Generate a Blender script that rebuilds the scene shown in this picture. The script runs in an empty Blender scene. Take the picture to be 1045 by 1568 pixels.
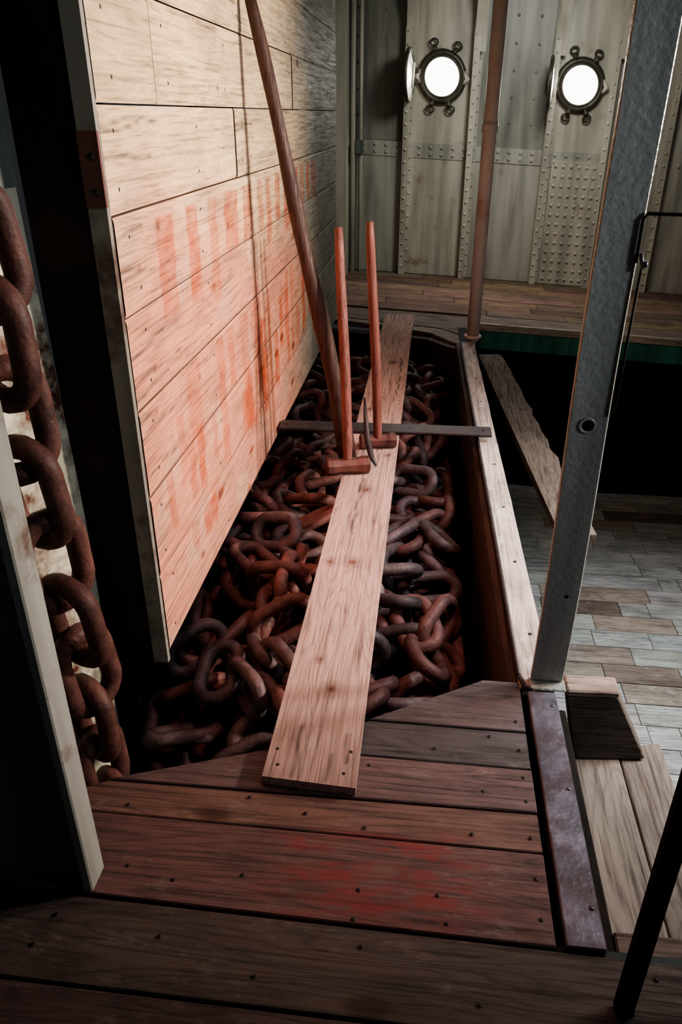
import bpy, math, random
import numpy as np
from mathutils import Vector, Matrix
R=random.Random(7)
D=bpy.data; SC=bpy.context.scene
try: SC.view_settings.look='AgX - Medium High Contrast'
except Exception as e: print(e)

# ------------------------------------------------------------------ materials
def newmat(name):
    m=D.materials.new(name); m.use_nodes=True
    nt=m.node_tree; nt.nodes.clear()
    o=nt.nodes.new('ShaderNodeOutputMaterial'); b=nt.nodes.new('ShaderNodeBsdfPrincipled')
    nt.links.new(b.outputs[0],o.inputs[0]); return m,nt,b
def N(nt,t,**k):
    n=nt.nodes.new(t)
    for a,v in k.items(): setattr(n,a,v)
    return n
def ramp(nt,src,stops,interp='LINEAR'):
    r=nt.nodes.new('ShaderNodeValToRGB'); cr=r.color_ramp; cr.interpolation=interp
    while len(cr.elements)<len(stops): cr.elements.new(.5)
    for e,(p,c) in zip(cr.elements,stops):
        e.position=p; e.color=(c,c,c,1) if not hasattr(c,'__len__') else (*c,1)
    nt.links.new(src,r.inputs[0]); return r.outputs[0]
def mix(nt,a,b,fac,mode='MIX'):
    m=nt.nodes.new('ShaderNodeMix'); m.data_type='RGBA'; m.blend_type=mode
    for sock,v in ((m.inputs[0],fac),(m.inputs[6],a),(m.inputs[7],b)):
        if hasattr(v,'is_linked') or hasattr(v,'links'): nt.links.new(v,sock)
        else: sock.default_value=v if not hasattr(v,'__len__') else (*v[:3],1)
    return m.outputs[2]

def wood_mat(name,axis=0,rough=.7,contrast=1.0,knots=True,spec=.3,scratch=.5,worn=0.,blot=.8,worncol=(.40,.37,.34),rings_k=.55):
    m,nt,b=newmat(name)
    col=N(nt,'ShaderNodeAttribute',attribute_name='Col'); rnd=N(nt,'ShaderNodeAttribute',attribute_name='Rnd')
    tc=N(nt,'ShaderNodeTexCoord')
    off=N(nt,'ShaderNodeVectorMath',operation='SCALE'); off.inputs['Scale'].default_value=13.
    nt.links.new(rnd.outputs['Color'],off.inputs[0])
    add=N(nt,'ShaderNodeVectorMath',operation='ADD')
    nt.links.new(tc.outputs['Object'],add.inputs[0]); nt.links.new(off.outputs[0],add.inputs[1])
    def mapped(s_along,s_cross):
        mp=N(nt,'ShaderNodeMapping'); s=[s_cross]*3; s[axis]=s_along
        mp.inputs['Scale'].default_value=s; nt.links.new(add.outputs[0],mp.inputs[0]); return mp.outputs[0]
    n1=N(nt,'ShaderNodeTexNoise'); n1.inputs['Scale'].default_value=1.; n1.inputs['Detail'].default_value=9; n1.inputs['Roughness'].default_value=.75
    nt.links.new(mapped(3.,95),n1.inputs[0])
    n2=N(nt,'ShaderNodeTexNoise'); n2.inputs['Scale'].default_value=1.; n2.inputs['Detail'].default_value=2.5; n2.inputs['Distortion'].default_value=.4
    nt.links.new(mapped(.8,8),n2.inputs[0])
    mm=N(nt,'ShaderNodeMath',operation='MULTIPLY'); mm.inputs[1].default_value=20.; nt.links.new(n2.outputs[0],mm.inputs[0])
    fr=N(nt,'ShaderNodeMath',operation='FRACT'); nt.links.new(mm.outputs[0],fr.inputs[0])
    rings=ramp(nt,fr.outputs[0],[(0,.5),(.3,1.),(.8,1.),(1,.55)])
    g=ramp(nt,n1.outputs[0],[(.32,max(0,1-.75*contrast)),(.48,1.),(.72,1.3)])
    n3=N(nt,'ShaderNodeTexNoise'); n3.inputs['Scale'].default_value=1.; n3.inputs['Detail'].default_value=6; n3.inputs['Roughness'].default_value=.7
    nt.links.new(mapped(3,6.5),n3.inputs[0])
    bl=ramp(nt,n3.outputs[0],[(.3,.4),(.55,1.),(.75,1.2)])
    c=mix(nt,col.outputs['Color'],g,1.,'MULTIPLY'); c=mix(nt,c,rings,rings_k*contrast,'MULTIPLY'); c=mix(nt,c,bl,blot,'MULTIPLY')
    if worn>0:
        n4=N(nt,'ShaderNodeTexNoise'); n4.inputs['Scale'].default_value=1.; n4.inputs['Detail'].default_value=10; n4.inputs['Roughness'].default_value=.8
        nt.links.new(mapped(9,22),n4.inputs[0])
        wf=ramp(nt,n4.outputs[0],[(.55,0.),(.66,worn)])
        c=mix(nt,c,worncol,wf)
    if knots:
        v=N(nt,'ShaderNodeTexVoronoi'); v.inputs['Scale'].default_value=1.
        nt.links.new(mapped(2.3,5.5),v.inputs['Vector'])
        k=ramp(nt,v.outputs['Distance'],[(.0,(.2,.1,.07)),(.07,(.38,.22,.15)),(.1,(.7,.6,.5)),(.14,(1,1,1))])
        c=mix(nt,c,k,.85,'MULTIPLY')
    nt.links.new(c,b.inputs['Base Color'])
    rr=ramp(nt,n1.outputs[0],[(.3,min(1,rough+.15)),(.7,rough-.15)])
    nt.links.new(rr,b.inputs['Roughness']); b.inputs['Specular IOR Level'].default_value=spec
    bp=N(nt,'ShaderNodeBump'); bp.inputs['Strength'].default_value=scratch; bp.inputs['Distance'].default_value=.004
    ad=mix(nt,g,rings,.5); nt.links.new(ad,bp.inputs['Height']); nt.links.new(bp.outputs[0],b.inputs['Normal'])
    return m

def steel_mat(name,base,rust=(.12,.045,.025),amount=.45,rough=.45,metal=0.,bump=.25,scale=4.,spec=.5,dirt=.6,fine=40):
    m,nt,b=newmat(name); tc=N(nt,'ShaderNodeTexCoord')
    n=N(nt,'ShaderNodeTexNoise'); n.inputs['Scale'].default_value=scale; n.inputs['Detail'].default_value=9; n.inputs['Roughness'].default_value=.68
    nt.links.new(tc.outputs['Object'],n.inputs[0])
    f=ramp(nt,n.outputs[0],[(1-amount-.12,0.),(1-amount+.02,1.)])
    mp=N(nt,'ShaderNodeMapping'); mp.inputs['Scale'].default_value=(9,9,.9); nt.links.new(tc.outputs['Object'],mp.inputs[0])
    n2=N(nt,'ShaderNodeTexNoise'); n2.inputs['Scale'].default_value=1.2; n2.inputs['Detail'].default_value=7; nt.links.new(mp.outputs[0],n2.inputs[0])
    dr=ramp(nt,n2.outputs[0],[(.35,1-dirt),(.6,1.)])
    c=mix(nt,base,dr,1.,'MULTIPLY'); c=mix(nt,c,rust,f)
    nt.links.new(c,b.inputs['Base Color'])
    nf=N(nt,'ShaderNodeTexNoise'); nf.inputs['Scale'].default_value=fine; nf.inputs['Detail'].default_value=4; nt.links.new(tc.outputs['Object'],nf.inputs[0])
    bp=N(nt,'ShaderNodeBump'); bp.inputs['Strength'].default_value=bump; bp.inputs['Distance'].default_value=.004
    nt.links.new(nf.outputs[0],bp.inputs['Height']); nt.links.new(bp.outputs[0],b.inputs['Normal'])
    b.inputs['Roughness'].default_value=rough; b.inputs['Metallic'].default_value=metal; b.inputs['Specular IOR Level'].default_value=spec
    return m

def chain_mat():
    m,nt,b=newmat('rusty_chain_iron'); tc=N(nt,'ShaderNodeTexCoord')
    col=N(nt,'ShaderNodeAttribute',attribute_name='Col')
    n=N(nt,'ShaderNodeTexNoise'); n.inputs['Scale'].default_value=14; n.inputs['Detail'].default_value=8; n.inputs['Roughness'].default_value=.7
    nt.links.new(tc.outputs['Object'],n.inputs[0])
    c=ramp(nt,n.outputs[0],[(.3,(.3,.27,.27)),(.55,(.95,.9,.9)),(.75,(1.6,1.45,1.4))])
    c=mix(nt,col.outputs['Color'],c,1.,'MULTIPLY'); nt.links.new(c,b.inputs['Base Color'])
    b.inputs['Roughness'].default_value=.55; b.inputs['Specular IOR Level'].default_value=.35
    nf=N(nt,'ShaderNodeTexNoise'); nf.inputs['Scale'].default_value=90; nf.inputs['Detail'].default_value=5; nt.links.new(tc.outputs['Object'],nf.inputs[0])
    bp=N(nt,'ShaderNodeBump'); bp.inputs['Strength'].default_value=.5; bp.inputs['Distance'].default_value=.004
    nt.links.new(nf.outputs[0],bp.inputs['Height']); nt.links.new(bp.outputs[0],b.inputs['Normal'])
    return m

WX=wood_mat('deck_wood_athwart',0,spec=.35)
WF=wood_mat('lower_deck_wood',0,spec=.35,knots=False,worn=.55,worncol=(.58,.57,.53))
WY=wood_mat('plank_wood_lengthwise',1)
WZ=wood_mat('handle_wood',2,rough=.5,knots=False)
WW=wood_mat('painted_bulkhead_wood',1,contrast=.85,scratch=.6,worn=.2,blot=.5,worncol=(.6,.5,.4),rings_k=.4)
WR=wood_mat('worn_painted_rail_wood',1,rough=.5,contrast=.9,worn=.75,worncol=(.88,.84,.84),knots=False)
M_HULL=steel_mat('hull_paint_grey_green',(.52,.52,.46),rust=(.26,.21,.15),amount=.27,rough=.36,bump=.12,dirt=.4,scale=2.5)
M_HULLD=steel_mat('hull_paint_shaded',(.34,.35,.31),rust=(.17,.14,.10),amount=.27,rough=.4,bump=.12,dirt=.45)  # darker copy of the hull paint, shade of the recessed panels in its colour
M_FRAME=steel_mat('frame_paint_cream',(.62,.60,.51),rust=(.28,.20,.13),amount=.28,rough=.32,bump=.12,dirt=.35)
M_BLACK=steel_mat('black_paint',(.006,.006,.006),rust=(.01,.007,.006),amount=.3,rough=.65,bump=.1,spec=.15)
M_DARKW=steel_mat('tarred_timber',(.014,.012,.011),rust=(.028,.018,.014),amount=.4,rough=.75,bump=.4,spec=.2,fine=25)
M_GREEN=steel_mat('green_paint',(.03,.24,.17),rust=(.02,.10,.07),amount=.3,rough=.5)
M_CAULK=steel_mat('dark_green_caulking',(.006,.030,.024),rust=(.006,.012,.01),amount=.4,rough=.6)
M_POST=steel_mat('grey_hammered_paint',(.36,.37,.345),rust=(.16,.12,.1),amount=.27,rough=.28,bump=.9,dirt=.35,fine=70)
M_WHITE=steel_mat('weathered_white_steel',(.70,.70,.56),rust=(.10,.035,.025),amount=.42,rough=.3,bump=.15,dirt=.3,scale=5)
M_EDGE=steel_mat('flange_white_paint',(.34,.355,.33),rust=(.12,.08,.06),amount=.34,rough=.4,bump=.2,dirt=.4,scale=6)
M_STRIP=steel_mat('edge_strip_paint',(.27,.255,.22),rust=(.09,.06,.05),amount=.38,rough=.45,bump=.3,dirt=.4,scale=5)
M_BULK=steel_mat('bulkhead_green_white',(.17,.20,.185),rust=(.07,.05,.04),amount=.28,rough=.45,dirt=.4)
M_IRON=steel_mat('worn_iron',(.20,.19,.24),rust=(.09,.07,.08),amount=.42,rough=.4,metal=.45,bump=.4,fine=50,scale=7)
M_BAR=steel_mat('dark_bar_iron',(.045,.035,.04),rust=(.04,.024,.024),amount=.4,rough=.5,metal=.2,bump=.3)
M_PIPE=steel_mat('pink_grey_pipe_paint',(.80,.70,.69),rust=(.62,.42,.38),amount=.36,rough=.4,dirt=.25)
M_BRONZE=steel_mat('dark_bronze',(.11,.10,.075),rust=(.06,.05,.04),amount=.4,rough=.4,metal=.2)
M_HEAD=steel_mat('red_rust_hammer_head',(.18,.07,.06),rust=(.10,.05,.045),amount=.45,rough=.5,metal=.2,bump=.4)
M_NAIL=steel_mat('nail_iron',(.012,.01,.01),amount=.3,rough=.6)
M_CHAIN=chain_mat()
def emit_mat(name,col,st):
    m=D.materials.new(name); m.use_nodes=True; nt=m.node_tree; nt.nodes.clear()
    o=nt.nodes.new('ShaderNodeOutputMaterial'); e=nt.nodes.new('ShaderNodeEmission')
    e.inputs[0].default_value=(*col,1); e.inputs[1].default_value=st; nt.links.new(e.outputs[0],o.inputs[0]); return m
M_GLASS=emit_mat('daylit_frosted_glass',(1,.97,.92),6.)

# ------------------------------------------------------------------ mesh builder
class MB:
    def __init__(s): s.v=[];s.f=[];s.m=[];s.c=[];s.r=[];s.sm=[]
    def add(s,vs,fs,mi=0,col=(.5,.5,.5),rnd=None,smooth=False):
        o=len(s.v); s.v.extend([tuple(p) for p in vs])
        rnd=rnd or (R.random(),R.random(),R.random())
        for f in fs:
            s.f.append(tuple(i+o for i in f)); s.m.append(mi); s.sm.append(smooth)
        s.c.extend(col if (len(vs) and len(col)==len(vs) and hasattr(col[0],'__len__')) else [col]*len(vs)); s.r.extend([rnd]*len(vs))
    def prism(s,poly,z0,z1,mi=0,**k):
        n=len(poly); vs=[(x,y,z0) for x,y in poly]+[(x,y,z1) for x,y in poly]
        fs=[tuple(range(n-1,-1,-1)),tuple(range(n,2*n))]+[(i,(i+1)%n,n+(i+1)%n,n+i) for i in range(n)]
        s.add(vs,fs,mi,**k)
    def hexa(s,bot,top,mi=0,**k):
        s.add(list(bot)+list(top),[(3,2,1,0),(4,5,6,7),(0,1,5,4),(1,2,6,5),(2,3,7,6),(3,0,4,7)],mi,**k)
    def box(s,a,b,mi=0,mat=None,**k):
        (x0,y0,z0),(x1,y1,z1)=a,b
        vs=[Vector(p) for p in [(x0,y0,z0),(x1,y0,z0),(x1,y1,z0),(x0,y1,z0),(x0,y0,z1),(x1,y0,z1),(x1,y1,z1),(x0,y1,z1)]]
        if mat: vs=[mat@p for p in vs]
        s.add(vs,[(3,2,1,0),(4,5,6,7),(0,1,5,4),(1,2,6,5),(2,3,7,6),(3,0,4,7)],mi,**k)
    def tube(s,pts,rad,n=12,mi=0,closed=False,cap=True,smooth=True,flat=1.,**k):
        pts=[Vector(p) for p in pts]; L=len(pts)
        if not hasattr(rad,'__len__'): rad=[rad]*L
        vs=[];fs=[];prev=None
        for i,p in enumerate(pts):
            if closed: t=pts[(i+1)%L]-pts[i-1]
            else: t=pts[min(i+1,L-1)]-pts[max(i-1,0)]
            t.normalize()
            if prev is None:
                a=Vector((0,0,1)) if abs(t.z)<.9 else Vector((1,0,0)); u=(a-t*a.dot(t)).normalized()
            else: u=(prev-t*prev.dot(t)).normalized()
            prev=u; w=t.cross(u)
            for j in range(n):
                an=2*math.pi*j/n; vs.append(p+(u*math.cos(an)*flat+w*math.sin(an))*rad[i])
        for i in range(L if closed else L-1):
            for j in range(n):
                a=i*n+j;b=i*n+(j+1)%n;c=((i+1)%L)*n+(j+1)%n;d=((i+1)%L)*n+j
                fs.append((a,b,c,d))
        if cap and not closed:
            fs.append(tuple(range(n-1,-1,-1))); fs.append(tuple((L-1)*n+j for j in range(n)))
        s.add(vs,fs,mi,smooth=smooth,**k)
    def ring(s,c,u,v,ru,rv,minor,n=32,m=10,mi=0,**k):
        c=Vector(c);u=Vector(u);v=Vector(v)
        s.tube([c+u*ru*math.cos(2*math.pi*i/n)+v*rv*math.sin(2*math.pi*i/n) for i in range(n)],minor,m,mi,closed=True,**k)
    def disc(s,c,u,v,r,n=32,mi=0,dome=0.,**k):
        c=Vector(c);u=Vector(u);v=Vector(v);w=u.cross(v)
        vs=[c+w*dome]+[c+u*r*.6*math.cos(2*math.pi*i/n)+v*r*.6*math.sin(2*math.pi*i/n)+w*dome*.75 for i in range(n)]+[c+u*r*math.cos(2*math.pi*i/n)+v*r*math.sin(2*math.pi*i/n) for i in range(n)]
        fs=[(0,1+i,1+(i+1)%n) for i in range(n)]+[(1+i,1+n+i,1+n+(i+1)%n,1+(i+1)%n) for i in range(n)]
        s.add(vs,fs,mi,smooth=dome!=0,**k)
    def rivet(s,c,nrm,r=.012,h=.008,mi=0,n=8):
        c=Vector(c);w=Vector(nrm).normalized(); a=Vector((0,0,1)) if abs(w.z)<.9 else Vector((1,0,0))
        u=(a-w*a.dot(w)).normalized(); v=w.cross(u); vs=[];fs=[]
        for k,(rr,hh) in enumerate(((1,0),(.82,.6),(.4,.95))):
            for i in range(n):
                an=2*math.pi*i/n; vs.append(c+(u*math.cos(an)+v*math.sin(an))*r*rr+w*h*hh)
        for k in range(2):
            for i in range(n): fs.append((k*n+i,k*n+(i+1)%n,(k+1)*n+(i+1)%n,(k+1)*n+i))
        fs.append(tuple(2*n+i for i in range(n))); s.add(vs,fs,mi,smooth=True)
    def build(s,name,mats,bevel=0.,post=None,segs=1):
        vs=s.v if post is None else [post(p) for p in s.v]
        me=D.meshes.new(name); me.from_pydata(vs,[],s.f)
        for m in mats: me.materials.append(m)
        me.polygons.foreach_set('material_index',s.m); me.polygons.foreach_set('use_smooth',s.sm)
        for nm,src in (('Col',s.c),('Rnd',s.r)):
            at=me.attributes.new(nm,'FLOAT_COLOR','POINT')
            a=np.ones((len(vs),4),dtype=np.float32); a[:,:3]=np.array([tuple(c[:3]) for c in src],dtype=np.float32)
            at.data.foreach_set('color',a.ravel())
        me.update(); ob=D.objects.new(name,me); SC.collection.objects.link(ob)
        if bevel:
            b=ob.modifiers.new('bevel','BEVEL'); b.width=bevel; b.segments=segs; b.limit_method='ANGLE'; b.angle_limit=math.radians(50)
        return ob
def var(c,a=.15,hue=.05):
    k=1+R.uniform(-a,a); return tuple(max(0,x*k*(1+R.uniform(-hue,hue))) for x in c)

# ------------------------------------------------------------------ near deck
deck=MB(); NAIL=[]
def dboard(poly,z0=-.05,z1=0.,col=(.17,.105,.085)):
    g=.0025; cx=sum(p[0] for p in poly)/len(poly); cy=sum(p[1] for p in poly)/len(poly)
    deck.prism([(x+(g if x<cx else -g),y+(g if y<cy else -g)) for x,y in poly],z0,z1+R.uniform(-.002,.002),0,col=var(col,.12))
C1=(.175,.092,.082); C2=(.125,.080,.075)
dboard([(-.10,1.485),(.02,1.485),(.31,1.485),(.31,1.68),(.21,1.68)],col=(.11,.09,.09))
dboard([(-.325,1.36),(.31,1.36),(.31,1.485),(-.10,1.485)],col=(.080,.070,.073))
dboard([(-.70,1.215),(.31,1.23),(.31,1.36),(-.33,1.36),(-.50,1.29)],col=C2)
dboard([(-.79,1.12),(.31,1.125),(.31,1.23),(-.70,1.215),(-.79,1.16)],col=C1)
dboard([(-1.6,.93),(.31,.915),(.31,1.125),(-1.6,1.12)],col=C1)
for i,(a,b) in enumerate([(.745,.905),(.58,.745),(.42,.58),(.25,.42),(.08,.25),(-.1,.08),(-.3,-.1)]):
    dboard([(-1.6,a),(1.6,a),(1.6,b),(-1.6,b)] if i else [(-1.6,a),(1.6,a),(1.6,b),(-1.6,b+.02)],col=var((.090,.062,.057),.12))
for (x0,x1,y,k) in [(-.6,.28,1.02,4),(-.75,.28,.95,4),(-.7,.28,1.17,5),(-.3,.28,1.30,3),(0,.28,1.43,2),(-1.0,1.1,.86,5),(-1.0,1.1,.78,5)]:
    for i in range(k):
        x=x0+(x1-x0)*(i+R.uniform(.1,.9))/k; NAIL.append((x,y+R.uniform(-.03,.03),.001))
for y in (.97,1.06,1.16,1.26,1.33,1.42,1.52): NAIL.append((.285,y,.001))
for p in NAIL: deck.rivet(p,(0,0,1),.0048,.0015,1)
deck.box((-1.6,-.3,-.12),(1.6,.90,-.055),2,col=(.02,.02,.02)); deck.box((-1.6,.93,-.12),(.30,1.1,-.055),2)
deck.box((-1.6,.903,-.09),(1.6,.935,-.018),3)
m=wood_mat('deck_wood_with_red_paint',0,rough=.6,spec=.45,worn=.2,contrast=1.1); nt=m.node_tree
bs=[n for n in nt.nodes if n.type=='BSDF_PRINCIPLED'][0]; lk=bs.inputs['Base Color'].links[0]; src=lk.from_socket
tc=N(nt,'ShaderNodeTexCoord'); sep=N(nt,'ShaderNodeSeparateXYZ'); nt.links.new(tc.outputs['Object'],sep.inputs[0])
def band(sock,a,b,soft=.05):
    x=N(nt,'ShaderNodeMapRange'); x.inputs[1].default_value=a-soft; x.inputs[2].default_value=a+soft; nt.links.new(sock,x.inputs[0])
    y=N(nt,'ShaderNodeMapRange'); y.inputs[1].default_value=b+soft; y.inputs[2].default_value=b-soft; nt.links.new(sock,y.inputs[0])
    q=N(nt,'ShaderNodeMath',operation='MULTIPLY'); nt.links.new(x.outputs[0],q.inputs[0]); nt.links.new(y.outputs[0],q.inputs[1]); return q.outputs[0]
q=N(nt,'ShaderNodeMath',operation='MULTIPLY'); nt.links.new(band(sep.outputs[0],-.26,.17),q.inputs[0]); nt.links.new(band(sep.outputs[1],.93,1.14,.03),q.inputs[1])
mp=N(nt,'ShaderNodeMapping'); mp.inputs['Scale'].default_value=(6,22,6); nt.links.new(tc.outputs['Object'],mp.inputs[0])
nn=N(nt,'ShaderNodeTexNoise'); nn.inputs['Scale'].default_value=1; nn.inputs['Detail'].default_value=10; nn.inputs['Roughness'].default_value=.75; nt.links.new(mp.outputs[0],nn.inputs[0])
nr=ramp(nt,nn.outputs[0],[(.47,0.),(.59,.8)]); q2=N(nt,'ShaderNodeMath',operation='MULTIPLY'); nt.links.new(q.outputs[0],q2.inputs[0]); nt.links.new(nr,q2.inputs[1])
c=mix(nt,src,(.23,.034,.036),q2.outputs[0]); nt.links.new(c,bs.inputs['Base Color'])
deck.build('floor_near_deck',[m,M_NAIL,M_DARKW,M_CAULK],.0025)

st=MB(); st.box((.325,.915,-.03),(.40,1.635,.010),0)
for y in (1.0,1.3,1.58): st.rivet((.385,y,.01),(0,0,1),.006,.003,0)
st.build('steel_edge_strip',[M_IRON],.003)
st=MB(); st.box((.335,.93,-.6),(.43,1.62,-.035),0); st.build('deck_edge_beam',[M_DARKW],.004)

# ------------------------------------------------------------------ chain pit box
pit=MB()
def rx(y): return .318-(y-1.81)*.0213
for k in range(5):
    z1=-.037-k*.22; z0=z1-.215
    y0,y1=1.69,5.35
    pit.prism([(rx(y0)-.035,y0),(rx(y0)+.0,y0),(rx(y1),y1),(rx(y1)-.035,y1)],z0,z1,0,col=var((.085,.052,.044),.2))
pit.box((-.98,1.72,-1.16),(.28,5.8,-1.12),1); pit.box((-.80,1.2,-1.16),(.28,1.72,-1.12),1)
pit.box((-1.02,1.92,-1.12),(-.98,5.8,-.09),1)
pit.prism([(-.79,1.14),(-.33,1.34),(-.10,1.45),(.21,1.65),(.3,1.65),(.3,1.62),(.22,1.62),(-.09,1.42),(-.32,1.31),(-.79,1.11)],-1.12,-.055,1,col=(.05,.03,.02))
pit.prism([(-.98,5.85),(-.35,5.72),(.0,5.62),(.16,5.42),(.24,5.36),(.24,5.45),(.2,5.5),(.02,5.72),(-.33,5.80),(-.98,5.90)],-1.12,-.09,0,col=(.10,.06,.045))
pit.prism([(rx(1.70)+.004,1.70),(rx(1.70)+.07,1.70),(rx(5.9)+.07,5.9),(rx(5.9)+.004,5.9)],-1.45,-.065,2)
pit.build('chain_locker_box',[WY,M_DARKW,M_BLACK])
rail=MB()
ys=np.linspace(1.66,5.22,26)
vs=[];fs=[]
for y in ys:
    j=R.uniform(-.0015,.0015)
    for dx,z in ((-.008,-.035),(-.008,.004+j),(.082+j,.004+j),(.082+j,-.035)): vs.append((rx(y)+dx,y,z))
n=len(ys)
for i in range(n-1):
    for k in range(4): fs.append((i*4+k,i*4+(k+1)%4,(i+1)*4+(k+1)%4,(i+1)*4+k))
fs+=[(3,2,1,0),tuple((n-1)*4+k for k in range(4))]
rail.add(vs,fs,0,col=(.60,.50,.46))
rail.tube([(rx(y)-.012,y,.006) for y in (1.70,2.5,3.5,4.5,5.22)],.007,8,1)
rail.tube([(rx(1.7)-.012,1.70,.006),(rx(1.7)+.0,1.655,.005),(.345,1.64,.004)],.007,8,1)
for y in np.arange(1.9,5.2,.42): rail.rivet((rx(y)+.045,y,.004),(0,0,1),.007,.002,1)
rail.build('box_rail_capping',[WR,M_BAR],.003)

# long plank
pl=MB(); nX,nY=24,470; gx=np.linspace(-.33,-.108,nX); gy=np.linspace(1.235,5.90,nY)
GX,GY=np.meshgrid(gx,gy); GX=GX.ravel();GY=GY.ravel()
skew=np.where(GY<1.26,-.05*(GX+.22),0)
def pz(y): return .028+.002*math.sin(y*3)
GZ=.028+.002*np.sin(GY*3)
base=np.tile(np.array([.55,.37,.325]),(len(GX),1))
base*= (1+.08*np.sin(GY*1.7)+.05*np.sin(GY*5+GX*9))[:,None]
for (x,y,r) in [(-.206,1.56,.016),(-.215,2.21,.017),(-.295,2.205,.013),(-.255,1.68,.009),(-.212,2.78,.014),(-.2,4.6,.02),(-.28,3.75,.014),(-.15,3.15,.011)]:
    d=np.sqrt(((GX-x)/r)**2+((GY-y)/(r*1.25))**2); k=np.clip(1.25-d,0,1)[:,None]; base=base*(1-k)+np.array([.14,.045,.03])*k
    k=(np.exp(-((d-1.5)**2)*3)*.25)[:,None]; base=base*(1-k)
for (x,y0,y1,wd) in [(-.262,1.24,1.42,.003),(-.18,1.24,1.33,.0025),(-.14,1.3,1.4,.002),(-.24,2.4,2.9,.0015),(-.15,4.0,4.7,.002)]:
    xx=x+.004*np.sin(GY*40); k=(np.exp(-((GX-xx)/(wd+.003))**2)*((GY>y0)&(GY<y1)))[:,None]*.8; base=base*(1-k)+.03*k
k=(np.clip((1.6-GY)/.35,0,1)*.6)[:,None]; base=base*(1-k)+np.array([.20,.14,.13])*k
top=np.c_[GX,GY+skew,GZ]; bot=np.c_[GX,GY+skew,np.full_like(GX,.003)]
fs=[(i*nX+j,i*nX+j+1,(i+1)*nX+j+1,(i+1)*nX+j) for i in range(nY-1) for j in range(nX-1)]
o0=len(GX)
fs+=[(i*nX,(i+1)*nX,o0+(i+1)*nX,o0+i*nX) for i in range(nY-1)]+[(i*nX+nX-1,o0+i*nX+nX-1,o0+(i+1)*nX+nX-1,(i+1)*nX+nX-1) for i in range(nY-1)]
fs+=[(j,o0+j,o0+j+1,j+1) for j in range(nX-1)]+[((nY-1)*nX+j+1,o0+(nY-1)*nX+j+1,o0+(nY-1)*nX+j,(nY-1)*nX+j) for j in range(nX-1)]
pl.add(np.vstack([top,bot]),fs,0,col=[tuple(q_) for q_ in np.vstack([base,base])])
for (x,y) in [(-.31,1.33),(-.13,1.34),(-.30,1.28),(-.14,1.27),(-.3,3.7),(-.13,3.9),(-.3,4.4),(-.15,5.6),(-.29,5.6)]:
    pl.rivet((x,y,pz(y)),(0,0,1),.005,.001,1)
WP=wood_mat('bare_plank_wood',1,rough=.85,contrast=1.0,knots=False,blot=.3,spec=.15,rings_k=.45,worn=.18,worncol=(.55,.48,.44))
pl.build('walkway_plank',[WP,M_NAIL])
cb=MB(); cb.prism([(-.70,3.385),(.335,3.405),(.335,3.515),(-.70,3.495)],.032,.046,0)
cb.rivet((.30,3.46,.046),(0,0,1),.010,.006,0); cb.rivet((-.66,3.44,.046),(0,0,1),.010,.006,0); cb.build('cross_bar',[M_BAR],.003)

# ------------------------------------------------------------------ anchor chain
RG=.0255
def link_template(Lh=.136,Wh=.087,r=RG,ns=24,nr=9):
    rc=Wh-r; st=Lh-Wh; pts=[]
    tot=2*math.pi*rc+4*st
    for i in range(ns):
        d=tot*i/ns
        if d<2*st: pts.append((-st+d,rc))
        elif d<2*st+math.pi*rc:
            a=math.pi/2-(d-2*st)/rc; pts.append((st+rc*math.cos(a),rc*math.sin(a)))
        elif d<4*st+math.pi*rc: pts.append((st-(d-2*st-math.pi*rc),-rc))
        else:
            a=-math.pi/2-(d-4*st-math.pi*rc)/rc; pts.append((-st+rc*math.cos(a),rc*math.sin(a)))
    pts=np.array(pts); cen=np.c_[pts,np.zeros(ns)]
    T=np.roll(cen,-1,0)-np.roll(cen,1,0); T/=np.linalg.norm(T,axis=1)[:,None]
    nrm=np.cross(T,[0,0,1]); V=[]
    for i in range(ns):
        for j in range(nr):
            an=2*math.pi*j/nr; V.append(cen[i]+(nrm[i]*math.cos(an)+np.array([0,0,1])*math.sin(an))*r)
    F=[(i*nr+j,i*nr+(j+1)%nr,((i+1)%ns)*nr+(j+1)%nr,((i+1)%ns)*nr+j) for i in range(ns) for j in range(nr)]
    return np.array(V),F,cen
LV,LF,LC=link_template(ns=28,nr=10)
def frame(d,roll):
    d=np.array(d,float); d/=np.linalg.norm(d)
    up=np.array([0,0,1.]) if abs(d[2])<.95 else np.array([1.,0,0])
    s_=np.cross(up,d); s_/=np.linalg.norm(s_); u=np.cross(d,s_)
    a=s_*math.cos(roll)+u*math.sin(roll); b=np.cross(d,a)
    return np.c_[d,a,b]
pile=MB()
gx0,gy0,cs=-1.05,1.0,.02; hf=np.full((70,250),-.85)
def hget(x,y):
    i=np.clip(((x-gx0)/cs).astype(int),0,69); j=np.clip(((y-gy0)/cs).astype(int),0,249); return hf[i,j],i,j
def inside(x,y,m=0.):
    if x<-.86+m or x>rx(y)-.155-m or y<1.45+m or y>5.5-m: return False
    if y<1.70+.55*(x+.33)+m: return False
    return True
def target(x,y): 
    t=-.25+.03*math.sin(3.1*y)+.04*math.sin(5*x+2*y)
    t-=.16*max(0,(-.45-x)/.4) if y<2.6 else 0
    t-=.14*max(0,(2.2-y)/.6)
    t-=.12*max(0,(x-.02)/.15)
    return t
pend=[]
def flush(k):
    while len(pend)>k:
        P=pend.pop(0)
        for dx in (-cs,0,cs):
            for dy in (-cs,0,cs):
                h,i,j=hget(P[:,0]+dx,P[:,1]+dy); np.maximum.at(hf,(i,j),P[:,2]+RG*.7)
count=0; Rn=random.Random(33)
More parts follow.
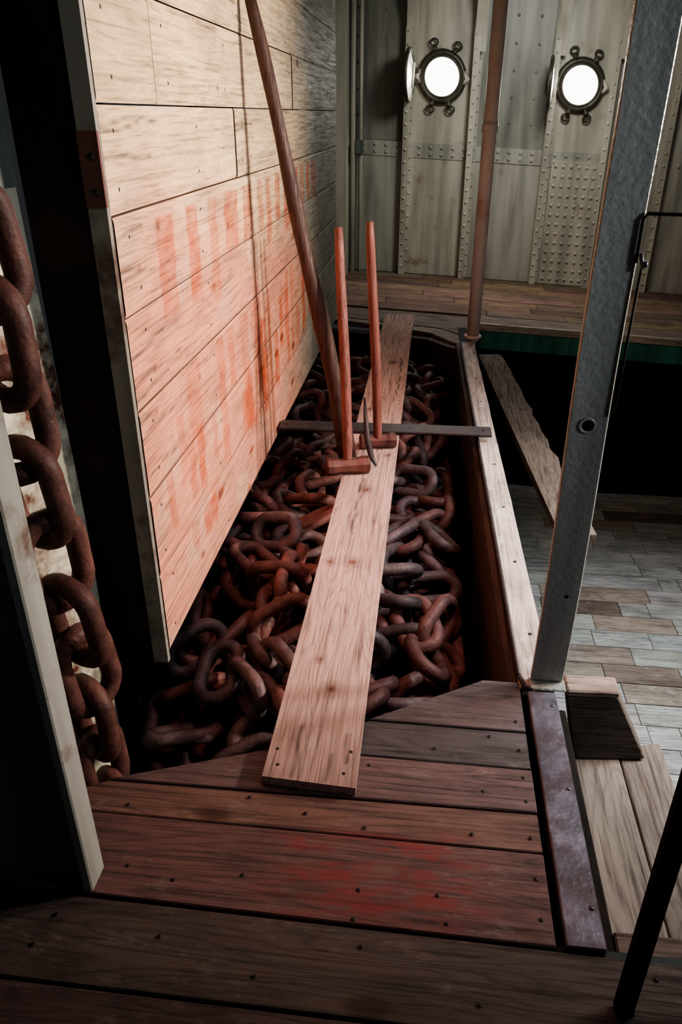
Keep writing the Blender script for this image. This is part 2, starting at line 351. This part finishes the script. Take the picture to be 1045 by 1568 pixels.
for strand in range(260):
    best=None
    for _ in range(25):
        x=Rn.uniform(-.86,.2);y=Rn.uniform(1.5,5.45)
        if not inside(x,y): continue
        h=hf[max(0,int((x-gx0)/cs)-3):int((x-gx0)/cs)+4,int((y-gy0)/cs)-3:int((y-gy0)/cs)+4].mean()-target(x,y)
        if best is None or h<best[0]: best=(h,x,y)
    h,x,y=best
    if h>-.05: continue
    hd=Rn.uniform(0,2*math.pi); zprev=None; par=Rn.choice((0,1))
    for i in range(Rn.randint(5,11)):
        step=.163; ok=False
        for tr in range(14):
            nh=hd+Rn.uniform(-.75,.75)*(1+tr*.25); nx=x+step*math.cos(nh); ny=y+step*math.sin(nh)
            if inside(nx,ny): ok=True;break
        if not ok: break
        hd=nh; cx,cy=(x+nx)/2,(y+ny)/2
        pitch=Rn.uniform(-.42,.42); roll=(.8 if (i+par)%2 else -.8)+Rn.uniform(-.7,.7)
        M=frame((math.cos(hd)*math.cos(pitch),math.sin(hd)*math.cos(pitch),math.sin(pitch)),roll)
        C=LC@M.T; hh,_,_=hget(C[:,0]+cx,C[:,1]+cy)
        z=np.percentile(hh+RG-C[:,2],78)
        if zprev is not None: z=min(max(z,zprev-.09),zprev+.09)
        if z>target(cx,cy)+.08: break
        zprev=z
        P=C+np.array([cx,cy,z]); pend.append(P); flush(2)
        dep=Rn.uniform(.7,1.3); col=(.185*dep,.092*dep,.084*dep) if Rn.random()<.6 else (.14*dep,.105*dep,.11*dep)
        pile.add(LV@M.T+np.array([cx,cy,z]),LF,0,col=col,rnd=(0,0,0),smooth=True); count+=1
        x,y=nx,ny
    flush(0)
print('links',count)
pile.build('anchor_chain_pile',[M_CHAIN])
hc=MB(); z=1.36; i=0
while z>-.30:
    t=(1.36-z)
    x=-.755+.014*math.sin(i*1.3)+.012*t; y=1.20+.07*t+.01*math.cos(i*1.7)
    M=frame((.05*math.sin(i*2.1)+.02,.08+.05*math.cos(i*1.1),-1),(.45 if i%2 else 2.02)+.25*math.sin(i*2.7))
    hc.add((LV*.95)@M.T+np.array([x,y,z]),LF,0,col=(.12,.056,.048),rnd=(0,0,0),smooth=True)
    z-=.156; i+=1
for (x,y,z,d,rl) in [(-.71,1.37,-.36,(.3,.8,-.3),.5),(-.67,1.50,-.42,(.6,.6,0),-.8)]:
    M=frame(d,rl); hc.add((LV*.95)@M.T+np.array([x,y,z]),LF,0,col=(.11,.055,.05),rnd=(0,0,0),smooth=True)
hc.build('hanging_anchor_chain',[M_CHAIN])

# ------------------------------------------------------------------ wooden bulkhead (left)
wb=MB(); seams=[-.01,.25,.495,.735,.97,1.197,1.42,1.65,1.88,2.11,2.34,2.57]
rects=[]
R2=random.Random(11)
y=1.98
while y<4.8:
    w=R2.uniform(.09,.20)
    rects.append((y,y+w,R2.choice((.975,.975,.84,.90)),1.165,R2.uniform(.55,1.))); y+=w+R2.uniform(.05,.14)
y=1.85
while y<4.8:
    w=R2.uniform(.05,.14); lo=R2.uniform(.2,.5)
    rects.append((y,y+w,lo,R2.choice((.72,.72,.62,.5)),R2.uniform(.4,1.))); y+=w+R2.uniform(.03,.11)
for _ in range(14):
    y=R2.uniform(2.0,3.8); z=R2.uniform(.12,.5); rects.append((y,y+R2.uniform(.06,.16),z,z+R2.uniform(.08,.24),R2.uniform(.3,.9)))
def sm(a,b,x): t=np.clip((x-a)/(b-a),0,1); return t*t*(3-2*t)
def pn(Y,Z,f):
    return .5+.25*np.sin(Y*f*1.7+2.1*np.sin(Z*f*1.3))+.25*np.sin(Z*f*2.3+1.7*np.sin(Y*f*1.1+1.))
def wallcol(Y,Z,tone):
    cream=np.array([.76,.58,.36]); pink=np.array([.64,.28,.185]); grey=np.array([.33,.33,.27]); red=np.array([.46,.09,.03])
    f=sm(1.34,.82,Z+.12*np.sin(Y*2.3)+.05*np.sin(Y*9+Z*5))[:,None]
    c=cream*(1-f)+pink*f  # pinkish boards, with red bounce light put into the colour as well
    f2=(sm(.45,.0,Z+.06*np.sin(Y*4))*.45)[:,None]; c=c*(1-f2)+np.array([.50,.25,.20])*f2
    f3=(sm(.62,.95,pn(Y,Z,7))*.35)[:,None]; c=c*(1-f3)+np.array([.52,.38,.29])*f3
    g=(sm(3.6,4.8,Y+.15*np.sin(Z*8)))[:,None]; c=c*(1-g)+grey*g  # boards turn grey at the far end: fading light put into the colour
    c=c*(1+tone)
    wy=.005*np.sin(Z*70)+.004*np.sin(Z*31+Y*7); wz=.008*np.sin(Y*83)
    mott=.68+.32*sm(.2,.7,pn(Y,Z,23))
    for a,b,lo,hi,al in rects:
        k=(sm(a-.006,a+.006,Y+wy)*sm(b+.006,b-.006,Y+wy)*sm(lo-.025,lo+.025,Z+wz)*sm(hi+.006,hi-.006,Z)*mott)[:,None]*al*.9
        c=c*(1-k)+red*k
    return c
for bi in range(len(seams)-1):
    z0,z1=seams[bi]+.002,seams[bi+1]-.002
    cuts=[1.715,5.86]
    if bi%2==0: cuts=[1.715,R2.uniform(3.8,4.8),5.86]
    if bi==5: cuts=[1.715,2.9,5.86]
    if bi==6: cuts=[1.715,2.1,4.1,5.86]
    for y0,y1 in zip(cuts[:-1],cuts[1:]):
        y0+=.0015;y1-=.0015
        ny=max(2,int((y1-y0)/.009)); nz=26; xo=-.71+R.uniform(-.003,.003)
        Yg=np.linspace(y0,y1,ny+1); Zg=np.linspace(z0,z1,nz+1)
        YY,ZZ=np.meshgrid(Yg,Zg,indexing='ij'); YY=YY.ravel();ZZ=ZZ.ravel()
        ed=np.minimum(ZZ-z0,z1-ZZ); XX=xo-.003*np.exp(-(ed/.004))
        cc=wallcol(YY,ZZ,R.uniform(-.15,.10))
        for _ in range(int((y1-y0)*1.3)):
            ky=R2.uniform(y0,y1);kz=R2.uniform(z0+.03,z1-.03);kr=R2.uniform(.007,.014)
            d=np.sqrt(((YY-ky)/(kr*1.4))**2+((ZZ-kz)/kr)**2); k=np.clip(1.3-d,0,1)[:,None]*.85; cc=cc*(1-k)+np.array([.12,.05,.03])*k
        if bi in (5,2,3,7,4):
            for _ in range(3):
                kz=R2.uniform(z0+.03,z1-.03); ln=R2.uniform(.1,.4)
                zz=kz+.008*np.sin(YY*17+kz*50); k=(np.exp(-((ZZ-zz)/.004)**2)*(YY<y0+ln))[:,None]*.7; cc=cc*(1-k)+.05*k
        fs=[(i*(nz+1)+j,(i+1)*(nz+1)+j,(i+1)*(nz+1)+j+1,i*(nz+1)+j+1) for i in range(ny) for j in range(nz)]
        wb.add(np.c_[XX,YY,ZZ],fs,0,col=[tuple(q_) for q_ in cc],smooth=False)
        wb.box((-.75,y0,z0),(xo-.0035,y1,z1),0,col=(.3,.2,.15))
        for yy in np.arange(y0+.09,y1,.61):
            for zz in (z0+.05,z1-.05): wb.rivet((xo,yy+R.uniform(-.03,.03),zz),(1,0,0),.005,.001,2)
wb.box((-.755,1.695,-.04),(-.712,1.713,2.57),3)
wb.box((-.90,1.70,-.06),(-.757,1.86,2.57),1)
for yy in (3.0,4.4,5.7): wb.box((-.90,yy,-.06),(-.757,yy+.15,2.57),1)
wb.box((-.753,1.685,1.22),(-.708,1.696,1.37),4)
for z in (1.25,1.32): wb.rivet((-.728,1.685,z),(0,-1,0),.009,.004,2)
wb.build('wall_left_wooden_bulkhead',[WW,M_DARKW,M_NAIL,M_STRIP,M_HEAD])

# ------------------------------------------------------------------ pale hull plates, far left + near bulkhead
h=MB(); plan=[(-.905,1.70),(-.925,1.62),(-.97,1.52),(-1.04,1.40),(-1.14,1.26),(-1.27,1.12),(-1.42,1.0)]
def plate(z0,z1,mi,off=0.):
    nz=14; vs=[]
    for (x,y) in plan:
        for j in range(nz+1):
            z=z0+(z1-z0)*j/nz; vs.append((x+off+.012*math.sin(z*3.+y*4),y-off*.6,z))
    h.add(vs,[(i*(nz+1)+j,i*(nz+1)+j+1,(i+1)*(nz+1)+j+1,(i+1)*(nz+1)+j) for i in range(len(plan)-1) for j in range(nz)],mi,smooth=True)
plate(-1.1,1.30,0); plate(1.26,2.6,2,.008)
h.tube([(-.99,1.50,.10),(-.94,1.47,.10)],.028,16,1); h.tube([(-.99,1.50,-.04),(-.94,1.47,-.04)],.020,16,1)
h.tube([(-.97,1.54,-.2),(-.92,1.51,-.2)],.026,16,1)
for z in (-.3,.3,.6,.9,1.2,1.5): h.rivet((-.93,1.60,z),(.8,-.6,0),.013,.009,0)
h.build('wall_left_hull',[M_WHITE,M_NAIL,M_BULK])
b=MB(); b.box((-1.38,.955,0.002),(-.632,.97,2.5),0); b.box((-.634,.925,0.002),(-.614,.985,2.5),1)
for z in (.1,.35,.6): b.rivet((-.70,.955,z),(0,-1,0),.012,.008,0)
b.build('steel_bulkhead_panel',[M_BULK,M_EDGE],.003)

# ------------------------------------------------------------------ sledgehammers, pole, pick
def sledge(name,base,top,ang,hl=.085,hw=.031):
    s=MB(); base=Vector(base); top=Vector(top); ax=(top-base)
    n=14; pts=[];rad=[]
    for i in range(n+1):
        t=.01+.99*i/n; pts.append(base+ax*t+Vector((.004*math.sin(t*5),.003*math.sin(t*4),0)))
        rad.append(.0225+.003*math.sin(t*math.pi*1.2)+(.002 if t>.96 else 0)-(.005 if t>.99 else 0))
    s.tube(pts,rad,14,0,col=(.225,.088,.072),flat=.85)
    ca,sa=math.cos(ang),math.sin(ang); c=base+Vector((0,0,hw))
    prof=[(-hl,.8),(-hl+.006,1.0),(-hl+.03,1.0),(-.035,.86),(.035,.86),(hl-.03,1.0),(hl-.006,1.0),(hl,.8)]
    vs=[];fs=[]
    for d,k in prof:
        for j in range(8):
            a=math.pi/8+j*math.pi/4; u=math.cos(a)*hw*k*1.08; w=math.sin(a)*hw*k*1.08
            vs.append((c.x+ca*d-sa*u,c.y+sa*d+ca*u,c.z+w))
    for i in range(len(prof)-1):
        for j in range(8): fs.append((i*8+j,i*8+(j+1)%8,(i+1)*8+(j+1)%8,(i+1)*8+j))
    fs+=[tuple(range(7,-1,-1)),tuple((len(prof)-1)*8+j for j in range(8))]
    s.add(vs,fs,1); return s.build(name,[WZ,M_HEAD],.002)
sledge('sledgehammer',(-.308,2.93,.0305),(-.362,3.10,1.01),.28,.095,.036)
sledge('sledgehammer',(-.200,3.23,.0305),(-.248,3.20,1.02),.22,.085,.033)
p=MB(); pts=[];rad=[]
A=Vector((-.325,3.09,.035));B=Vector((-.676,3.06,1.78))
for i in range(25):
    t=i/24; q_=A.lerp(B,t)+Vector((.010*math.sin(t*math.pi)+.005*math.sin(t*9),.01*math.sin(t*6),0)); pts.append(q_); rad.append(.041-.020*t+.002*math.sin(t*23))
p.tube(pts,rad,14,0,col=(.070,.038,.034)); p.build('leaning_wooden_pole',[WZ])
k=MB(); pts=[(-.262,3.20,.28),(-.252,3.15,.20),(-.238,3.09,.13),(-.215,3.03,.07),(-.19,2.99,.045)]
k.tube(pts,[.005,.010,.014,.013,.006],8,0,flat=.5); k.build('iron_pick_blade',[M_BAR])

# ------------------------------------------------------------------ right post, rods, stanchion
p=MB(); n=40; vs=[];fs=[]
for i in range(n+1):
    z=.013+2.48*i/n; dx=.003*math.sin(z*5)
    for x,y in ((.337,1.668),(.424,1.668),(.424,1.688),(.337,1.688)): vs.append((x+dx,y+.008*math.exp(-z*8),z))
for i in range(n):
    for q_ in range(4): fs.append((i*4+q_,i*4+(q_+1)%4,(i+1)*4+(q_+1)%4,(i+1)*4+q_))
fs+=[(3,2,1,0),tuple(n*4+q_ for q_ in range(4))]
p.add(vs,fs,0)
p.rivet((.376,1.668,.77),(0,-1,0),.014,.002,1,n=20)
p.ring((.376,1.667,.77),(1,0,0),(0,0,1),.0165,.0165,.0035,mi=0)
p.rivet((.395,1.668,.30),(0,-1,0),.005,.003,1)
p.box((.333,1.642,.004),(.430,1.69,.012),0)
p.build('steel_post',[M_POST,M_BLACK],.003)
r=MB()
r.tube([(1.3,1.66,1.22),(.9,1.66,1.218),(.6,1.66,1.222),(.425,1.662,1.225),(.418,1.662,1.215),(.418,1.662,1.13)],.0035,8,0)
r.tube([(.425,1.66,1.15),(.432,1.655,1.12),(.438,1.655,1.125),(.436,1.655,1.135)],.004,8,1)
r.tube([(.431,1.66,1.12),(.429,1.66,.95),(.428,1.66,.80)],.003,8,0)
r.build('hooked_rod',[M_BLACK,M_IRON])
s=MB(); s.box((.392,.803,.001),(.424,.827,1.15),0); s.tube([(.408,.815,.02),(.412,.80,.004)],[.018,.012],8,0)
s.tube([(.408,.815,1.15),(1.2,.815,1.17)],.014,12,0); s.build('handrail_stanchion',[M_BLACK],.004)
p=MB(); p.tube([(.318,5.285,-.0),(.318,5.285,1.2),(.322,5.285,2.45)],.043,20,0); p.ring((.318,5.285,.03),(1,0,0),(0,1,0),.05,.05,.012,mi=0)
p.tube([(.318,5.285,1.30),(.318,5.285,1.36)],.05,20,0); p.build('pipe_stanchion',[M_PIPE])

# ------------------------------------------------------------------ diagonal beam, ledge, block
def planky(m,a,b,w,th,col,mi=0,jag=0):
    t=(b-a).normalized(); sd=Vector((-t.y,t.x,0)).normalized(); n=22; vs=[];fs=[]
    for i in range(n+1):
        p=a.lerp(b,i/n); j1=R.uniform(-jag,jag)
        for k_,z in ((-1,-th),(-1,0),(1,0),(1,-th)): vs.append(p+sd*k_*(w+(j1 if k_>0 else 0))+Vector((0,0,z)))
    for i in range(n):
        for q_ in range(4): fs.append((i*4+q_,i*4+(q_+1)%4,(i+1)*4+(q_+1)%4,(i+1)*4+q_))
    fs+=[(3,2,1,0),tuple(n*4+q_ for q_ in range(4))]
    m.add(vs,fs,mi,col=col)
d=MB(); planky(d,Vector((.44,5.20,-.07)),Vector((.70,2.93,-.21)),.08,.04,(.17,.14,.115),0,.012); d.build('diagonal_brace_plank',[WY])
l=MB()
l.prism([(.475,.99),(.60,.99),(.60,1.66),(.475,1.64)],-.24,-.20,0,col=(.26,.215,.18))
l.prism([(.605,.99),(.73,.99),(.73,1.70),(.605,1.67)],-.24,-.203,0,col=(.23,.19,.16))
l.build('side_ledge_boards',[WY],.003)
l=MB(); l.box((.43,.925,-.14),(1.6,.985,-.03),0,col=(.18,.14,.12)); l.build('ledge_front_beam',[WX],.004)
l=MB()
l.hexa([(.475,1.605,-.198),(.672,1.625,-.198),(.672,1.72,-.198),(.475,1.715,-.198)],[(.434,1.655,-.012),(.575,1.66,-.012),(.580,1.715,-.012),(.434,1.71,-.012)],0,col=(.17,.14,.12))
l.hexa([(.434,1.645,-.011),(.577,1.652,-.011),(.578,1.722,-.011),(.434,1.718,-.011)],[(.434,1.645,.010),(.574,1.652,.010),(.574,1.720,.010),(.434,1.716,.010)],0,col=(.44,.34,.29))  # lit top of the block, painted as a lighter cap
l.build('timber_wedge_block',[WX],.004)

# ------------------------------------------------------------------ lower floor right
fl=MB(); y=1.0
while y<5.9:
    w=.165; x=.44
    while x<3.38:
        L_=R.uniform(.12,.8); u=R.random()
        c_=(.44,.44,.415) if u<.66 else ((.37,.365,.34) if u<.84 else ((.33,.28,.23) if u<.95 else (.18,.14,.12)))
        fl.box((x+.0015,y+.003,-1.50),(min(3.38,x+L_)-.0015,y+w-.003,-1.45+R.uniform(-.001,.001)),0,col=var(c_,.10)); x+=L_
    y+=w
fl.build('floor_lower_deck',[WF],.002)
def sh(p): x,y,z=p; return (x,y,z-.053*(x+.77))
f=MB(); f.box((.40,6.06,-1.38),(3.35,6.12,-.14),0); f.box((.42,6.015,-.19),(3.35,6.11,-.055),1)
f.box((.8,6.04,-1.3),(.83,6.06,-.3),0); f.box((1.5,6.04,-1.3),(1.53,6.06,-.3),0)
f.ring((1.55,6.05,-.45),(1,0,0),(0,0,1),.1,.1,.015,mi=0)
f.build('wall_hatch_side',[M_BLACK,M_GREEN],post=sh)

# ------------------------------------------------------------------ far deck
fd=MB(); y=6.32; fc=(.25,.17,.125)
while y<7.9: 
    x=-.98
    while x<3.38:
        L_=R.uniform(.5,1.5); x2=min(3.38,x+L_)
        fd.box((x+.002,y+.003,-.05),(x2-.002,min(y+.2,7.93)-.003,R.uniform(-.002,.002)),0,col=var(fc,.35,.12)); x=x2
    y+=.2
fd.box((.34,6.06,-.05),(3.38,6.31,.0),0,col=(.26,.20,.17)); fd.box((.34,6.02,-.05),(3.38,6.055,.004),0,col=(.50,.46,.40))
fd.prism([(-.98,5.92),(-.35,5.82),(.03,5.70),(.18,5.50),(.33,5.38),(.33,5.62),(.1,5.85),(-.98,6.02)],-.06,-.02,0,col=(.28,.22,.19))
fd.prism([(-.98,6.025),(.1,5.855),(.33,5.625),(.33,6.31),(-.98,6.31)],-.06,-.015,0,col=(.20,.155,.13))
fd.build('floor_far_deck',[WX],.002,post=sh)

# ------------------------------------------------------------------ back wall
w=MB(); YB=7.95
w.box((-1.1,YB,-.1),(3.6,YB+.03,2.95),0)
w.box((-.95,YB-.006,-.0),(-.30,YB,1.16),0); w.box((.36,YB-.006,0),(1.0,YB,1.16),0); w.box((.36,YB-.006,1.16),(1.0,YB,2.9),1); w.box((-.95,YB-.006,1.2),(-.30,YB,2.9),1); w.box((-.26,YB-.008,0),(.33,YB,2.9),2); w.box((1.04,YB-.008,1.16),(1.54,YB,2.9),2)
for x in (-.27,.33,1.03,1.55,2.10,2.66,3.2):
    w.box((x-.055,YB-.012,-.0),(x+.035,YB-.004,2.9),2)
    w.box((x-.008,YB-.10,-.0),(x+.002,YB-.01,2.9),2)
    w.box((x-.055,YB-.108,-.0),(x+.002,YB-.098,2.9),2)
    for z in np.arange(.08,2.9,.105): w.rivet((x-.030,YB-.108,z),(0,-1,0),.014,.012,2); w.rivet((x+.018,YB-.012,z+.04),(0,-1,0),.013,.011,2)
    vs=[];fs=[]; n=10
    for i in range(n+1):
        yy=YB-.10-.6*(1-math.sqrt(max(0,1-(i/n)**2))); zz=1.95+.75*(i/n)
        vs+=[(x-.05,yy,zz),(x+.05,yy,zz),(x,YB-.01,zz),(x,yy,zz)]
    for i in range(n):
        fs+=[(4*i,4*i+1,4*i+5,4*i+4),(4*i+3,4*i+2,4*i+6,4*i+7)]
    w.add(vs,fs,2,smooth=True)
w.box((-1.1,YB-.016,1.065),(1.54,YB-.004,1.195),0)
for x in np.arange(-.9,1.5,.105):
    for z in (1.10,1.16):
        if min(abs(x-q_) for q_ in (-.27,.33,1.03))>.06: w.rivet((x,YB-.016,z),(0,-1,0),.018,.014,0)
w.box((1.075,YB-.024,-.0),(1.525,YB-.004,1.12),2)
for i in range(6):
    for j in range(13): w.rivet((1.115+.072*i,YB-.024,.05+.085*j),(0,-1,0),.018,.015,2)
for x in np.arange(1.6,3.4,.105): w.rivet((x,YB-.006,1.13),(0,-1,0),.016,.012,0)
for x in (-.75,-.5,.45,.65,.85):
    for z in np.arange(1.4,2.4,.21): w.rivet((x,YB-.006,z),(0,-1,0),.014,.01,1)
w.build('wall_back',[M_HULL,M_HULLD,M_FRAME],post=sh)

def porthole(name,cx,cz,post=None):
    w=MB(); y=YB-.02; X_=(1,0,0);Z_=(0,0,1)
    w.tube([(cx,y+.008,cz),(cx,y-.01,cz)],.225,40,0,smooth=False)
    w.ring((cx,y-.012,cz),X_,Z_,.19,.19,.032,40,10,1); w.ring((cx,y-.03,cz),X_,Z_,.165,.165,.012,40,8,1)
    w.disc((cx,y-.022,cz),X_,Z_,.160,40,2)
    for an in (62,108,250,290):
        a_=math.radians(an); c=Vector((cx+.215*math.cos(a_),y-.03,cz+.215*math.sin(a_))); rd=Vector((math.cos(a_),0,math.sin(a_)))
        w.tube([c-rd*.02,c+rd*.035],.016,8,1); w.tube([c+rd*.02+Vector((0,.03,0)),c+rd*.02-Vector((0,.045,0))],.02,8,1)
        w.ring(c+rd*.062,rd,Vector((rd.z,0,-rd.x)),.026,.034,.009,14,6,1)
    for sg in (-1,1):
        w.tube([(cx+sg*.20,y-.03,cz-.05),(cx+sg*.23,y-.05,cz-.01),(cx+sg*.20,y-.03,cz+.05)],[.016,.024,.014],8,0)
    hx=cx-.27; dc=Vector((hx-.02,y-.24,cz-.01)); u=Vector((.13,.99,0)).normalized()
    w.ring(dc,u,Z_,.20,.20,.018,36,8,1); w.disc(dc,u,Z_,.195,36,3,dome=.03)
    w.disc(dc,-u,Z_,.195,36,3,dome=.01)
    w.box((hx-.03,y-.06,cz-.06),(hx+.06,y+.0,cz+.06),1); w.tube([(hx-.005,y-.045,cz-.09),(hx-.005,y-.045,cz+.09)],.016,10,1)
    w.tube([dc+Vector((.03,0,-.1)),dc+Vector((.04,0,.1))],.012,8,3)
    return w.build(name,[M_FRAME,M_BRONZE,M_GLASS,M_FRAME],post=post)
porthole('window_1',.01,1.74,sh); porthole('window_2',1.24,1.735,sh)

c=MB(); c.box((-.93,7.55,-.0),(-.82,7.72,2.6),0); c.tube([(-.79,7.80,-.0),(-.79,7.80,2.6)],.028,12,0); c.tube([(-.72,7.86,-.0),(-.72,7.86,2.6)],.02,12,0)
c.box((-.77,7.78,1.07),(-.69,7.86,1.19),1); c.build('corner_pipes',[M_FRAME,M_BULK],.003)
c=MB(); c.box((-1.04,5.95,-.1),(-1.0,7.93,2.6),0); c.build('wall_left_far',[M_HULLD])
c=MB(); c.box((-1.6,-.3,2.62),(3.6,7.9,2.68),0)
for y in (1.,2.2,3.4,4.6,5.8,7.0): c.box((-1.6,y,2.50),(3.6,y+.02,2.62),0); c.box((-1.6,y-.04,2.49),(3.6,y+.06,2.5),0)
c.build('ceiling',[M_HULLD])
c=MB(); c.box((3.5,-.3,-1.5),(3.53,7.9,2.6),0)
for y in np.arange(.2,7.8,.6): c.box((3.40,y,-1.5),(3.5,y+.01,2.48),0)
c.build('wall_right',[M_HULL])
def port_side(name,cy,cz):
    w=MB(); Y_=(0,1,0);Z_=(0,0,1)
    w.ring((3.47,cy,cz),Y_,Z_,.19,.19,.032,36,10,0); w.disc((3.46,cy,cz),Y_,Z_,.175,36,1); w.build(name,[M_BRONZE,M_GLASS])
port_side('window_3',2.15,1.55); port_side('window_4',3.35,1.55)

# ------------------------------------------------------------------ lights
def area(name,loc,aim,size,e,col,shape='DISK',spread=math.pi):
    l=D.lights.new(name,'AREA'); l.shape=shape; l.size=size; l.energy=e; l.color=col; l.spread=spread
    o=D.objects.new(name,l); o.location=loc; o.rotation_euler=(Vector(aim)-Vector(loc)).to_track_quat('-Z','Y').to_euler(); SC.collection.objects.link(o)
area('porthole_daylight',(3.38,2.35,1.65),(-.7,2.3,.95),.26,29,(1,.86,.73),spread=1.15)
area('porthole_daylight',(3.38,2.95,1.65),(-.7,2.5,.80),.26,25,(1,.80,.67),spread=1.15)
area('hatch_skylight',(2.0,2.7,2.45),(1.25,2.5,-1.4),.8,42,(.92,.98,1.),'SQUARE',spread=1.3)
area('post_fill',(3.0,.2,2.0),(.4,1.8,1.2),.5,4.5,(.84,.91,1.),'SQUARE',spread=1.0)  # cool fill added to brighten the front of the steel post
area('back_port_daylight',(.01,7.8,1.72),(-.2,3,.6),.3,9,(1,.97,.93))
area('back_port_daylight',(1.24,7.8,1.66),(.9,3,.6),.3,9,(1,.97,.93))
area('back_wall_fill',(.9,6.0,2.45),(.6,7.9,.8),.6,14,(1,.99,.93),'SQUARE',spread=2.2)  # fill that brightens the back wall from under the closed ceiling
area('red_fill',(.1,2.1,2.4),(-.2,2.6,-.2),.35,7.0,(1,.48,.41),spread=1.7)  # added red fill that tints chain and deck, no real lamp here
W=D.worlds.new('World'); SC.world=W; W.use_nodes=True
bg=W.node_tree.nodes['Background']; bg.inputs[0].default_value=(.62,.64,.70,1); bg.inputs[1].default_value=.045

# ------------------------------------------------------------------ camera
cam=D.cameras.new('camera'); co=D.objects.new('camera',cam); SC.collection.objects.link(co); SC.camera=co
cam.lens=26.43; cam.sensor_width=36; cam.sensor_fit='AUTO'; cam.clip_start=.02
co.location=(0,0,1.4); co.rotation_euler=(math.radians(90-27.88),0,math.radians(6.57))
